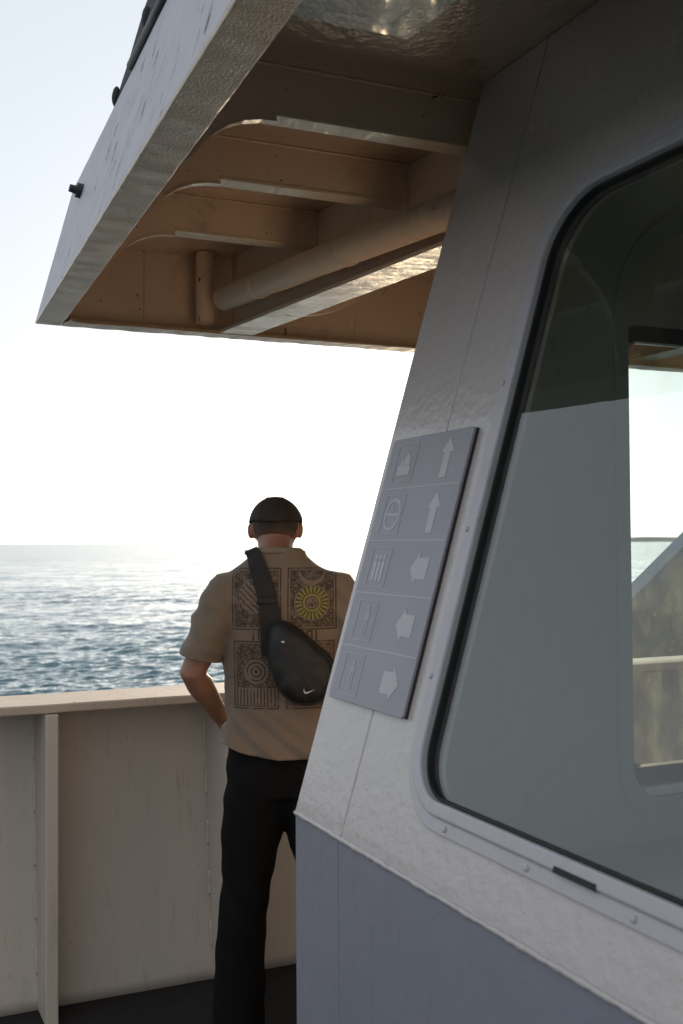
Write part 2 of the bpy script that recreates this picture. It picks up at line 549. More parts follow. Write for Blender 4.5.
MB().box((XW + .56, Y_BACK + .05, 2.6), (X_FAR - .05, YF - .07, 2.64)).obj('ceiling_panel', M['ceiling'], house)
MB().box((XW + .06, Y_BACK + .06, .005), (X_FAR - .06, YF - .08, .02)).obj('floor_covering', M['deck'], house)

# side window: flat ring, raised ring, rubber gasket, pane
win = bpy.data.objects.new('window', None); COL.objects.link(win); win.parent = house
def wring(name, o, i, radd, out0, thick, mat, bev=0):
    oo = rrect(WY0 - o, WY1 + o, WZ0 - o, WZ1 + o, tuple(x + o for x in (.11, .095, .13, .11)))
    ii = rrect(WY0 - i, WY1 + i, WZ0 - i, WZ1 + i, tuple(x + i for x in (.11, .095, .13, .11)))
    return link(name, ring_plate(oo, ii, lambda a, b: onwall(a, b, out0), wall_in * thick), mat, win, bevel=bev)
wring('outer_frame', .042, .018, 0, .007, .010, M['frame'], .002)
wring('inner_frame', .0175, -.0065, 0, .014, .05, M['frame'], .004)
wring('gasket', -.0066, -.0118, 0, .001, .030, M['rubber'], .002)
link('pane', mesh([onwall(a, b, -.007) for a, b in rrect(WY0 + .010, WY1 - .010, WZ0 + .010, WZ1 - .010, (.1, .085, .12, .1))], [tuple(range(44))]), M['glass'], win)
pane = win.children[-1]
sl = MB().prism([onwall(1.290, 1.1365, .0155), onwall(1.195, 1.1365, .0155), onwall(1.195, 1.1275, .0155), onwall(1.290, 1.1275, .0155)], wall_in * .012)
sl.obj('drain_slot', M['rubber'], win)
n_ = -wall_in
for yy, zz in [(q_, WZ0 - .030) for q_ in (1.60, 1.36, 1.12, .88)] + [(WY1 + .030, q_) for q_ in (1.35, 1.62, 1.9)]:
    p = onwall(yy, zz, .006)
    MB().tube([p, p + n_ * .004, p + n_ * .0055], [.0055, .005, .002], 10).obj('frame_bolt', M['frame'], win)
# front window
fwin = bpy.data.objects.new('window', None); COL.objects.link(fwin); fwin.parent = house
link('frame', ring_plate(rrect(1.757, 3.09, .992, 2.14, (.06,) * 4), rrect(1.765, 3.05, 1.034, 2.10, (.02,) * 4), lambda a, b: (a, YF - .013, b), (0, -.022, 0)), M['steel'], fwin)
pn = link('pane', mesh([(a, YF - .006, b) for a, b in rrect(1.77, 3.07, 1.02, 2.12, (.05,) * 4)], [tuple(range(44))]), M['front_glass'], fwin)
MB().box((1.80, YF - .062, .966), (3.06, YF - .04, .990)).obj('sill', M['sill'], fwin, bevel=.004)
for a in (-2.6, -1.0, .6):
    w_ = bpy.data.objects.new('window', None); COL.objects.link(w_); w_.parent = house  # panes of the added far-side windows
    link('pane', mesh([(X_FAR - .02, p, q) for p, q in rrect(a, a + 1.3, 1.1, 2.2, (.1,) * 4)], [tuple(range(44))]), M['glass'], w_)
# a bench inside along the front wall
MB().box((XW + .12, 1.55, .02), (3.4, YF - .075, .86)).obj('bench_locker', M['lining'], house, bevel=.01)

# orient the panes so that their front faces look outwards
for o_, outward in ((pane, Vector((-1, 0, .3))), (pn, Vector((0, -1, 0)))):
    if o_.data.polygons[0].normal.dot(outward) < 0: o_.data.flip_normals()

# ------------------------------------------------------------------ overhanging deck
over = empty('overhanging_deck', (.66, 4.05, 2.41), 'overhanging upper deck with cream beams underneath and scratched white fascia', 'overhang')
HB, HS = 2.41, 2.70              # lower edge of the fascia, underside of the deck plate
YO = 4.035
def fx(y): return .4585 + .0415 * y       # outer lower edge of the side fascia
Y0, X1 = -3.2, 6.2
RAKE = .132
MB().hexa([(fx(Y0) + .10, Y0, HS), (X1, Y0, HS), (X1, YO - .004, HS), (fx(YO) + .10, YO - .004, HS)],
          [(fx(Y0) + .13, Y0, HS + .04), (X1, Y0, HS + .04), (X1, YO - .004, HS + .04), (fx(YO) + .13, YO - .004, HS + .04)]).obj('soffit', M['soffit'], over)
def wavy(p0, p1, n, amp, seed):
    p0, p1 = Vector(p0), Vector(p1)
    return [p0.lerp(p1, i / n) + Vector((0, 0, amp * noise.noise((i * .37, seed, 1.7)))) for i in range(n + 1)]
def strip_solid(lines):
    """solid bar from four matching poly-lines"""
    rings = [[l[i] for l in lines] for i in range(len(lines[0]))]
    return MB().rings(rings)
def slab(a0, a1, sec, n, amp, seed):
    """extrude a section (list of xyz offsets) from a0 to a1 with an uneven edge"""
    ls = [wavy(Vector(a0) + Vector(s), Vector(a1) + Vector(s), n, amp, seed + k * 3.3) for k, s in enumerate(sec)]
    return strip_solid(ls)
TOP = 2.90
slab((fx(Y0), Y0, 0), (fx(YO), YO, 0), [(0, 0, HB), (.012, 0, HB), (.012 + RAKE, 0, TOP), (RAKE, 0, TOP)], 160, .0015, 1).obj('side_fascia', M['fascia'], over, bevel=.003)
MB().prism([(fx(YO) + .014, YO, HB), (X1, YO, HB), (X1, YO, TOP), (fx(YO) + .014 + RAKE, YO, TOP)], (0, -.012, 0)).obj('front_fascia', M['under'], over)
slab((fx(Y0), Y0, 0), (fx(YO), YO, 0), [(-.002, .0, HB - .014), (.090, 0, HB - .014), (.090, 0, HB - .001), (-.002, 0, HB - .001)], 300, .0022, 3).obj('side_flange', M['flange'], over, bevel=.003)
slab((fx(YO) + .091, YO, 0), (X1, YO, 0), [(0, .006, HB - .014), (0, -.085, HB - .014), (0, -.085, HB - .001), (0, .006, HB - .001)], 300, .003, 4).obj('front_flange', M['flange'], over, bevel=.003)
# knuckle plate rounding the inner corner
cp = [(fx(YO) + .1, YO - .08, HB - .0135)] + [(fx(YO) + .1 + .06 * (1 - math.cos(R(a))) , YO - .08 - .06 * (1 - math.sin(R(a))), HB - .0135) for a in range(0, 91, 15)]
MB().prism(cp, (0, 0, .012)).obj('corner_plate', M['flange'], over)
# beams
def gx(y): return 1.355 + (3.93 - y) * .118      # girder web
ZB = 2.59
for k, yb in enumerate((2.315, 2.785, 3.31, 1.3, .6, -.2, -1.2)):
    x0 = fx(yb) + .030
    x1 = gx(yb) - .002 if yb > YF else XW + (ZB - ZW) * TAN - .002
    web = [(x0 + .0, yb, HB)]
    xc = fx(yb) + .091
    web = [(x0 + .005, yb, HB + .001), (xc, yb, HB + .001)]
    # curved bracket: straight up the slope, then a round run-out into the beam
    bw = .22 if yb > 1.5 else .2
    bw = .232
    curve = []
    prof = [(0, 0), (.05, .047), (.10, .108), (.135, .133), (.175, .150), (.215, .158), (.252, .160)]
    for a_, b_ in zip(prof, prof[1:]):
        for i in (.33, .66, 1):
            curve.append((xc + a_[0] + (b_[0] - a_[0]) * i, yb, HB + .001 + a_[1] + (b_[1] - a_[1]) * i))
    curve.append((xc + .2525, yb, ZB))
    web += curve + [(x1, yb, ZB), (x1 + (HS - ZB) * (TAN if yb < YF else 0), yb, HS - .002), (x0 + .1, yb, HS - .002)]
    bo = MB().prism(web, (0, .010, 0)).obj('beam', M['under'], over)
    fl0 = xc + bw + .02
    fl = MB(); fl.rings([[Vector((fl0 + (x1 - fl0) * i / 40, yb - .003 + .0, ZB - .011 + .0012 * noise.noise((i * .8, k, 0)))),
                          Vector((fl0 + (x1 - fl0) * i / 40, yb + .058 + .0015 * noise.noise((i * .9, k, 3)), ZB - .011 + .001 * noise.noise((i * .8, k, 7)))),
                          Vector((fl0 + (x1 - fl0) * i / 40, yb + .058, ZB - .0005)), Vector((fl0 + (x1 - fl0) * i / 40, yb - .003, ZB - .0005))] for i in range(41)])
    fl.obj('flange', M['girder_gloss'], bo, bevel=.002)
    # thin face bar round the bracket
    bar = [Vector(c) for c in curve[5:-1]]
    br = MB().rings([[p + Vector((0, -.003, -.005)), p + Vector((0, .022, -.005)), p + Vector((0, .022, -.0005)), p + Vector((0, -.003, -.0005))] for p in bar])
    br.obj('bracket_edge', M['girder_gloss'], bo)
# beams in front of the house, right of the girder
for k, yb in enumerate((2.785, 3.31)):
    bo = MB().box((gx(yb) + .012, yb, ZB), (X1, yb + .01, HS - .002)).obj('beam', M['under'], over)
    MB().box((gx(yb) + .07, yb - .003, ZB - .011), (X1, yb + .058, ZB - .0005)).obj('flange', M['flange'], bo, bevel=.002)
# longitudinal girder and pipe
ga, gb = Vector((gx(3.965), 3.965, 0)), Vector((gx(2.22), 2.22, 0))
MB().prism([ga + Vector((0, 0, HB)), gb + Vector((0, 0, HB)), gb + Vector((0, 0, HS - .002)), ga + Vector((0, 0, HS - .002))], (.011, 0, 0)).obj('girder', M['under'], over)
gird = over.children[-1]
slab(ga + Vector((.005, 0, 0)), gb + Vector((.005, 0, 0)), [(-.062, 0, HB - .012), (.070, 0, HB - .012), (.070, 0, HB - .0005), (-.062, 0, HB - .0005)], 60, .0012, 8).obj('flange', M['girder_gloss'], gird, bevel=.002)
for xb in (2.35, 3.3, 4.3):
    o_ = MB().box((xb, YF + .01, HB + .02), (xb + .012, YO - .09, HS - .002)).obj('girder', M['under'], over)
    MB().box((xb - .05, YF + .01, HB + .008), (xb + .062, YO - .09, HB + .0195)).obj('flange', M['flange'], o_, bevel=.002)
# curved tripping bracket on the far side of the girder
bk = [(gx(3.55) + .012, 3.55, HS - .003)] + [(gx(3.55) + .012 + .42 * math.sin(R(a)), 3.55, HS - .003 - .30 * math.cos(R(a))) for a in range(0, 91, 9)]
MB().prism(bk, (0, .01, 0)).obj('tripping_bracket', M['under'], over)
pa, pb = Vector((1.285, 3.86, 2.512)), Vector((1.455, 2.24, 2.455))
MB().tube([pa + (pa - pb).normalized() * .012, pa, pb], [.030, .046, .046], 24).obj('pipe', M['under'], over, smooth=True)
MB().tube([(1.235, 3.945, HB + .02), (1.235, 3.945, HS - .004)], .034, 20, cap=False).obj('drain_pipe', M['under'], over, smooth=True)
front = [o_ for o_ in over.children if o_.name.startswith('front_fascia')][0]
for xs in (1.02, 1.9, 2.9):
    pt, rs = bead((xs, YO - .013, HB + .002), (xs + .004, YO - .013, HS - .004), .0028, xs)
    MB().tube(pt, rs, 6).obj('weld_seam', M['under'], front, smooth=True)
pipe_o = [o_ for o_ in over.children if o_.name.startswith('pipe')][0]
pdir = (pa - pb).normalized()
for t_ in (.18, .55):
    c_ = pa.lerp(pb, t_)
    MB().tube([c_ - pdir * .012, c_ + pdir * .012], .0495, 24).obj('pipe_clamp', M['under'], pipe_o, bevel=.002)
for yb, k_ in ((2.315, 0), (2.785, 1), (3.31, 2)):
    pt, rs = bead((fx(yb) + .16, yb - .002, HS - .003), (gx(yb) - .004 if yb > YF else 1.38, yb - .002, HS - .003), .004, yb)
    MB().tube(pt, rs, 6).obj('weld_seam', M['under'], [o_ for o_ in over.children if o_.name.startswith('beam')][k_], smooth=True)
# stud on the fascia
ks = Vector((fx(3.55) + RAKE * (2.745 - HB) / (TOP - HB), 3.55, 2.745))
MB().tube([ks + Vector((.01, 0, 0)), ks + Vector((-.018, 0, .004)), ks + Vector((-.019, 0, .004)), ks + Vector((-.04, 0, .008))], [.024, .024, .014, .012], 12).obj('fascia_stud', M['steel'], over, smooth=False)

# ------------------------------------------------------------------ canvas dodger above the fascia
tarp = empty('canvas_dodger', (.72, 3.3, TOP), 'dark canvas dodger lashed to a pipe rail on top of the white fascia', 'canvas screen')
v = []; fcs = []
nu, nv = 60, 16
for i in range(nu + 1):
    for j in range(nv + 1):
        y = 3.25 - 4.6 * i / nu; z = TOP - .01 + .95 * j / nv
        sag = .010 * noise.noise((i * .35, j * .3, 4)) * min(1, j / 3)
        x = fx(y) + RAKE + (z - TOP) * .30 + .002 + sag
        v.append((x, y + .03 * noise.noise((j * .8, 2, i * .02)), z))
for i in range(nu):
    for j in range(nv):
        a = i * (nv + 1) + j
        fcs.append((a, a + 1, a + nv + 2, a + nv + 1))
cv = link('canvas', mesh(v, fcs), M['canvas'], tarp, smooth=True)
so = cv.modifiers.new('s', 'SOLIDIFY'); so.thickness = .006
MB().tube([(fx(y) + RAKE + .002, y, TOP + .020 + .004 * noise.noise((y, 0, 0))) for y in (2.95, 2.6, 2.0, 1.2, 0, -1.3)], .014, 12).obj('lashing_pipe', M['steel'], tarp, smooth=True)
for yy, zz in ((3.235, 2.945), (3.02, 3.10), (2.4, 3.0), (1.8, 3.0)):
    xx = fx(yy) + RAKE + (zz - TOP) * .30 - .001
    MB().ball((xx, yy, zz), .012, .03, .03, 12, 8).obj('lashing_toggle', M['canvas'], tarp, smooth=True)

# ------------------------------------------------------------------ bulwark
bul = empty('bulwark', (0, 3.9, 0), 'cream steel bulwark with flat cap rail and stanchions between deck and sea', 'bulwark')
BX0, BX1 = -4.0, 7.0
YB0, YB1 = 3.885, 3.99
def plate_panel():
    v, fcs = [], []
    nx, nz_ = 220, 24
    for i in range(nx + 1):
        x = BX0 + (BX1 - BX0) * i / nx
        for j in range(nz_ + 1):
            t = j / nz_
            dent = .006 * noise.noise((x * 1.4, t * 1.3, 2.2)) * math.sin(math.pi * t)
            v.append((x, YB0 + (YB1 - YB0) * t + dent, .0 + 1.045 * t))
    for i in range(nx):
        for j in range(nz_):
            a = i * (nz_ + 1) + j; fcs.append((a, a + 1, a + nz_ + 2, a + nz_ + 1))
    return mesh(v, fcs)
pl_ = link('plate', plate_panel(), M['cream'], bul, smooth=True)
so = pl_.modifiers.new('s', 'SOLIDIFY'); so.thickness = .008; so.offset = 0
slab((BX0, 0, 0), (BX1, 0, 0), [(0, 3.742, 1.031), (0, 4.03, 1.031), (0, 4.03, 1.062), (0, 3.742, 1.062)], 200, .0012, 11).obj('cap_rail', M['cap'], bul, bevel=.006, segs=3)
st_x = [.632, 1.259, 1.89, 2.55, 3.19, -.01 - .0, -.65, -1.29, -1.93, -2.57]
st = None
for xx in st_x:
    q = MB()
    q.hexa([(xx - .020, 3.725, .0), (xx + .022, 3.725, .0), (xx + .022, YB0 - .006, .0), (xx - .020, YB0 - .006, .0)],
           [(xx - .020, 3.725, 1.0285), (xx + .022, 3.725, 1.0285), (xx + .022, YB1 - .006, 1.0285), (xx - .020, YB1 - .006, 1.0285)])
    so_ = q.obj('stanchion', M['cream'], bul, bevel=.004)
    # intermittent fillet welds along the foot of the stanchion
    for z in (.12, .30, .48, .66, .84):
        yy = YB0 + (YB1 - YB0) * z - .008
        pt, rs = bead((xx - .023, yy, z), (xx - .023, yy + .002, z + .09), .006, xx + z)
        MB().tube(pt, rs, 6).obj('fillet_weld', M['cream'], so_, smooth=True)

# raised windbreak seen through the front window
wb = empty('windbreak', (3.3, 3.86, 1.08), 'green grey steel windbreak with slanting blue cap rising above the bulwark', 'windbreak')
MB().prism([(2.86, 3.85, 1.078), (6.8, 3.85, 1.078), (6.8, 3.85, 2.0), (4.1, 3.85, 2.0)], (0, .012, 0)).obj('plate', M['green'], wb)
MB().prism([(2.80, 3.835, 1.078), (2.86, 3.835, 1.078), (4.1, 3.835, 2.0), (6.8, 3.835, 2.0), (6.8, 3.835, 2.06), (4.08, 3.835, 2.06)], (0, .10, 0)).obj('slanting_cap', M['blue'], wb)
MB().box((3.5, 3.836, 1.09), (3.56, 3.849, 1.5)).obj('stiffener', M['green'], wb)

# ------------------------------------------------------------------ directory sign
SY0, SY1, SZ0, SZ1 = 1.826, 2.170, 1.263, 1.822
def sg(a, b, out=.0): return onwall(SY1 + (SY0 - SY1) * a, SZ0 + (SZ1 - SZ0) * b, out)   # a: left to right, b: up
sign = empty('directory_sign', onwall((SY0 + SY1) / 2, SZ0), 'faded grey direction sign with five rows of white arrows and pictograms on the raked wall', 'sign')
W_, H_ = .344, .583
ol = rrect(0, W_, 0, H_, (.008, .008, .008, .008), 5)
plate = MB().prism([sg(a / W_, b / H_, .012) for a, b in ol], wall_in * .006).obj('panel', M['sign'], sign, bevel=.0012)
frame_o = MB().prism([sg(.004, .003, .0050), sg(1.001, .003, .0050), sg(1.001, .998, .0050), sg(.004, .998, .0050)], wall_in * .0048)
frame_o.obj('backing', plain('edge_shadow_brown', (.055, .038, .028), .7), sign)  # backing coloured brown as the soft shadow along the sign's edge
def mark(polys, name, mat, out=.0127):
    q = MB()
    for p in polys:
        # p in metres on the sign face
        q.prism([sg(a / W_, b / H_, out) for a, b in p], wall_in * .0006)
    return q.obj(name, mat, sign)
def rect(a0, b0, a1, b1): return [(a0, b0), (a1, b0), (a1, b1), (a0, b1)]
def circ(a, b, rr, n=24): return [(a + rr * math.cos(2 * math.pi * k / n), b + rr * math.sin(2 * math.pi * k / n)) for k in range(n)]
def annulus(a, b, r0, r1, n=28):
    out = []
    for k in range(n):
        t0, t1 = 2 * math.pi * k / n, 2 * math.pi * (k + 1) / n
        out.append([(a + r0 * math.cos(t0), b + r0 * math.sin(t0)), (a + r1 * math.cos(t0), b + r1 * math.sin(t0)), (a + r1 * math.cos(t1), b + r1 * math.sin(t1)), (a + r0 * math.cos(t1), b + r0 * math.sin(t1))])
    return out
def arrow(cx, cy, L, w, hw, hl, ang):
    p = [(-L / 2, -w / 2), (L / 2 - hl, -w / 2), (L / 2 - hl, -hw / 2), (L / 2, 0), (L / 2 - hl, hw / 2), (L / 2 - hl, w / 2), (-L / 2, w / 2)]
    c, s_ = math.cos(R(ang)), math.sin(R(ang))
    pp = [(cx + a * c - b * s_, cy + a * s_ + b * c) for a, b in p]
    # split into shaft + head so that the faces stay convex
    return [[pp[0], pp[1], pp[5], pp[6]], [pp[2], pp[3], pp[4]]]
row = H_ / 5
for k in range(1, 5):
    mark([rect(.004, k * row - .0013, W_ - .004, k * row + .0013)], 'divider', M['sign_mark'])
for k, ang in ((4, 90), (3, 90), (2, 180), (1, 180), (0, 0)):
    up = ang == 90
    mark(arrow(.262, (k + .5) * row, .086 if up else .070, .026 if up else .044, .052 if up else .070, .032 if up else .030, ang), 'arrow', M['sign_mark'])
# pictograms in faint frames on the left
for k in range(5):
    y0 = k * row
    fr = [rect(.040, y0 + .014, .130, y0 + .0165), rect(.040, y0 + .1, .130, y0 + .1025), rect(.040, y0 + .0168, .0425, y0 + .0998), rect(.1275, y0 + .0168, .130, y0 + .0998)]
    mark(fr, 'pictogram_frame', M['sign_faint'])
    c = y0 + .058
    if k == 4:   pic = [rect(.055, c - .028, .112, c - .006), rect(.066, c - .0055, .078, c + .006), [(.080, c - .0055), (.104, c - .0055), (.104, c + .012), (.092, c + .024), (.080, c + .012)]]
    elif k == 3: pic = annulus(.085, c, .030, .036) + [rect(.056, c - .0025, .114, c + .0025), rect(.0835, c + .003, .0865, c + .022)]
    elif k == 2: pic = [rect(.058 + .018 * i, c - .03, .071 + .018 * i, c + .012) for i in range(3)] + [circ(.0645 + .018 * i, c + .022, .006, 12) for i in range(3)]
    elif k == 1: pic = [rect(.079, c - .034, .087, c - .002), rect(.090, c - .034, .098, c - .002), rect(.078, c - .0015, .099, c + .018), circ(.0885, c + .027, .007, 14)]
    else:        pic = [rect(.074, c - .034, .083, c + .004), rect(.086, c - .034, .095, c + .004), rect(.072, c + .0045, .097, c + .016), circ(.0845, c + .025, .007, 14)]
    mark(pic, 'pictogram', M['sign_mark'] if k in (4, 3, 2) else M['sign_faint'])

#PERSON#
# ------------------------------------------------------------------ person
PX, PY = 1.195, 3.139
person = empty('person', (PX, PY, 0), 'person in dark cap and printed tan t-shirt standing at the rail with back turned', 'person', rotz=-R(24.5))

# local frame: x to the right, y the way the person faces, z up; ring(c, a, b) is an ellipse spanned by a and b
def ring(c, a, b, n=28, sq=2.0):
    c, a, b = Vector(c), Vector(a), Vector(b); out = []
    for k in range(n):
        t = 2 * math.pi * k / n; ct, st = math.cos(t), math.sin(t)
        e = 2.0 / sq
        out.append(c + a * (abs(ct) ** e * (1 if ct >= 0 else -1)) + b * (abs(st) ** e * (1 if st >= 0 else -1)))
    return out
def limb(pts, rads, n=20):
    q = MB(); q.tube(pts, rads, n)
    q.ball(pts[0], rads[0], rads[0], rads[0], 14, 8); q.ball(pts[-1], rads[-1], rads[-1], rads[-1], 14, 8)
    return q
NECK = Vector((.006, .012, 1.535))
HROT = Matrix.Rotation(R(-24), 4, 'X')          # head bowed
def hd(x, y, z): return NECK + (HROT @ Vector((x, y, z)))
hr3 = HROT.to_3x3()

body = MB()
# trunk
body.rings([ring((.035, 0, z), (w, 0, 0), (0, d, 0)) for z, w, d in ((.86, .125, .072), (.95, .13, .075), (1.05, .132, .08), (1.18, .145, .095), (1.32, .160, .10), (1.42, .165, .09), (1.48, .12, .07), (1.53, .06, .055))])
# neck
body.tube([(.02, -.015, 1.47), NECK, hd(0, .012, .06), hd(0, .02, .12)], [.062, .056, .053, .056], 20)
# skull, jaw, nose, brow, chin, ears
body.ball(hd(0, .028, .136), .072, .093, .078, 24, 16, hr3)
body.ball(hd(0, .058, .095), .055, .062, .065, 20, 12, hr3)
body.ball(hd(0, .092, .055), .026, .022, .020, 14, 8, hr3)
body.tube([hd(0, .112, .145), hd(0, .132, .105), hd(0, .118, .096)], [.009, .014, .010], 12)
body.tube([hd(-.045, .105, .155), hd(0, .120, .152), hd(.045, .105, .155)], [.010, .011, .010], 10)
body.tube([hd(-.024, .108, .072), hd(0, .116, .074), hd(.024, .108, .072)], [.006, .008, .006], 8)
for s in (-1, 1):
    body.ball(hd(s * .078, .022, .120), .009, .018, .028, 14, 10, hr3 @ Matrix.Rotation(R(s * 22), 3, 'Z'))
    body.ball(hd(s * .082, .014, .127), .005, .011, .017, 12, 8, hr3 @ Matrix.Rotation(R(s * 30), 3, 'Z'))
# arms with hands tucked at the front pockets
def arm(s, cx):
    X = lambda x: cx + s * x
    sh, el, wr = Vector((X(.165), -.01, 1.44)), Vector((X(.270), -.035, 1.205)), Vector((X(.196), .105, 1.045))
    q = body
    q.tube([sh, sh.lerp(el, .35), sh.lerp(el, .75), el, el.lerp(wr, .25), el.lerp(wr, .6), wr], [.056, .050, .043, .040, .041, .034, .026], 20)
    # palm and fingers point down and inwards, thumb hooked over the pocket edge
    dirv = Vector((-s * .45, .42, -.80)).normalized(); side = Vector((-s * .25, .85, .55)).normalized(); side = (side - dirv * side.dot(dirv)).normalized()
    nrm = dirv.cross(side)
    pc = wr + dirv * .055
    q.rings([ring(wr + dirv * a, side * w, nrm * d, 16) for a, w, d in ((-.01, .027, .021), (.02, .034, .018), (.055, .042, .016), (.09, .041, .013))])
    for i, L in enumerate((.072, .080, .074, .058)):
        o = wr + dirv * .082 + side * (.030 - .020 * i)
        bend = nrm * (-s)
        p1 = o + dirv * L * .45; p2 = p1 + (dirv * .85 + bend * .4).normalized() * L * .32; p3 = p2 + (dirv * .6 + bend * .75).normalized() * L * .28
        q.tube([o, p1, p2, p3], [.0095, .009, .0082, .0065], 10)
    o = wr + dirv * .025 + side * .03
    q.tube([o, o + (dirv * .55 + side * .8).normalized() * .035, o + (dirv * .8 + side * .55).normalized() * .066], [.012, .0105, .008], 10)
arm(-1, .029)
arm(1, .041)
# legs (inside the trousers) and feet
for s in (-1, 1):
    X = lambda x: .035 + s * x
    body.tube([(X(.085), 0, .90), (X(.095), .005, .70), (X(.110), .015, .48), (X(.125), .0, .28), (X(.135), -.01, .08)], [.064, .062, .052, .050, .036], 18)
    body.ball((X(.14), .05, .045), .038, .10, .035, 16, 8)
bme = remesh(body, .0065, 3)
skin, nt, b = new_mat('skin')
v_ = coords(nt)
nt.links.new(mixc(nt, nz(nt, v_, 26, 4), (.27, .125, .078), (.33, .165, .105)), b.inputs['Base Color'])
b.inputs['Roughness'].default_value = .5
b.inputs['Subsurface Weight'].default_value = .12
b.inputs['Subsurface Radius'].default_value = (.012, .005, .003)
nt.links.new(bump(nt, nz(nt, v_, 160, 3), .2, .001), b.inputs['Normal'])
link('body', bme, skin, person, smooth=True, local=True)
eye = plain('eye', (.5, .48, .45), .15)
for s in (-1, 1):
    MB().ball(hd(s * .031, .106, .128), .011, .009, .008, 12, 8, hr3).obj('eye', eye, person, smooth=True, local=True)

# hair: close-cropped, showing between the cap and the nape
hq = MB()
hv = []
for i in range(13):
    t = R(60 + 76 * i / 12)
    ring_ = []
    for k in range(41):
        a = R(270 + 74 * (k - 20) / 20)
        low = 1 + .0 * k
        ring_.append(hd(.0745 * math.sin(t) * math.cos(a), .028 + .0955 * math.sin(t) * math.sin(a), .142 + .0865 * math.cos(t)))
    hv.append(ring_)
vv = [p for q in hv for p in q]
ff = [(i * 41 + k, i * 41 + k + 1, (i + 1) * 41 + k + 1, (i + 1) * 41 + k) for i in range(12) for k in range(40)]
# the clippered hair fades out towards the neck
hair, nt, b = new_mat('cropped_hair')
v_ = coords(nt); sp_ = nt.nodes.new('ShaderNodeSeparateXYZ'); nt.links.new(v_, sp_.inputs[0])
fade = (V(nt, sp_.outputs[2]) + nz(nt, v_, 60, 3) * .02).ramp(1.585, 1.668)
nt.links.new(mixc(nt, fade, (.27, .13, .082), (.028, .017, .012)), b.inputs['Base Color'])
b.inputs['Roughness'].default_value = .7
nt.links.new(bump(nt, nz(nt, v_, 420, 2), .4, .001), b.inputs['Normal'])
ho = link('hair', mesh(vv, ff), hair, person, smooth=True, local=True)
so = ho.modifiers.new('s', 'SOLIDIFY'); so.thickness = .0015

# cap
capm, nt, b = new_mat('cap_cloth')
v_ = coords(nt)
nt.links.new(mixc(nt, nz(nt, v_, 30, 4), (.024, .016, .012), (.036, .024, .018)), b.inputs['Base Color'])
b.inputs['Roughness'].default_value = .85
nt.links.new(bump(nt, nz(nt, v_, 400, 2), .4, .001), b.inputs['Normal'])
cv_, cf = [], []
ncap, mcap = 48, 14
for i in range(mcap + 1):
    t = R(4 + 88 * i / mcap)
    for k in range(ncap):
        a = 2 * math.pi * k / ncap
        back = max(0., -math.sin(a))
        prof = math.sin(t) ** .90
        seam = 1 + .006 * math.cos(6 * a)
        drop = .042 * back ** 1.3 * (i / mcap) ** 3
        cv_.append(hd((.0835 * prof * seam) * math.cos(a), .026 + .104 * prof * seam * math.sin(a), .150 + (.076) * max(0., math.cos(t)) ** .96 - drop))
for i in range(mcap):
    for k in range(ncap):
        a, b2 = i * ncap + k, i * ncap + (k + 1) % ncap
        cf.append((a, b2, b2 + ncap, a + ncap))
cf.append(tuple(range(ncap)))
co = link('cap', mesh(cv_, cf), capm, person, smooth=True, local=True)
so = co.modifiers.new('s', 'SOLIDIFY'); so.thickness = .004
bb = []
for i in range(13):
    a = R(52 + 76 * i / 12)
    for rr, zz in ((1.0, .150), (1.35, .148 - .008), (1.68, .138 - .012)):
        x = .083 * math.cos(a) * (1 - (rr - 1) * .12); y = .026 + .104 * math.sin(a) * rr
        bb.append(hd(x, y, zz - .07 * abs(math.cos(a)) ** 2 * (rr - 1)))
bf = [(i * 3 + j, i * 3 + j + 1, i * 3 + j + 4, i * 3 + j + 3) for i in range(12) for j in range(2)]
bo_ = link('brim', mesh(bb, bf), capm, co, smooth=True, local=True)
so = bo_.modifiers.new('s', 'SOLIDIFY'); so.thickness = .004
for k in (0, 8, 16, 24, 32, 40):
    MB().tube([Vector(cv_[i * ncap + k]) for i in range(1, mcap + 1)], .0016, 6).obj('panel_seam', capm, co, smooth=True, local=True)
MB().ball(hd(0, .026, .227), .008, .008, .005, 12, 6, hr3).obj('cap_button', capm, co, smooth=True, local=True)

# t-shirt -----------------------------------------------------------
sh = MB()
CX = .036
tors = [(.90, .036, .192, -.128, .130), (.965, .034, .190, -.126, .128), (1.03, .033, .182, -.110, .120), (1.10, .034, .179, -.106, .118), (1.20, .034, .180, -.112, .118), (1.30, .034, .184, -.122, .118),
        (1.38, .033, .188, -.128, .112), (1.44, .031, .188, -.124, .100), (1.485, .029, .178, -.110, .085), (1.515, .026, .150, -.092, .070), (1.54, .022, .112, -.074, .062), (1.558, .018, .085, -.064, .058), (1.60, .016, .074, -.058, .060)]
sh.rings([ring((cx, (yb + yf) / 2, z), (w, 0, 0), (0, (yf - yb) / 2, 0), 44, 2.35) for z, cx, w, yb, yf in tors])
def sleeve(s, cx):
    pts = [(.10, -.015, 1.475), (.150, -.012, 1.452), (.196, -.015, 1.395), (.222, -.018, 1.335), (.243, -.020, 1.275), (.262, -.022, 1.20)]
    wid = [.050, .068, .070, .064, .061, .060]; dep = [.068, .084, .086, .084, .084, .084]
    rg = []
    for i, p in enumerate(pts):
        a = Vector(pts[max(0, i - 1)]); b3 = Vector(pts[min(len(pts) - 1, i + 1)])
        t = (b3 - a).normalized(); n1 = Vector((-t.z, 0, t.x)).normalized()
        rg.append([Vector((cx + s * q.x, q.y, q.z)) for q in ring(p, n1 * wid[i], Vector((0, 1, 0)) * dep[i], 28, 2.2)])
    sh.rings(rg)
sleeve(-1, .033); sleeve(1, .037)
sme = remesh(sh, .007, 6)
bm = bmesh.new(); bm.from_mesh(sme)
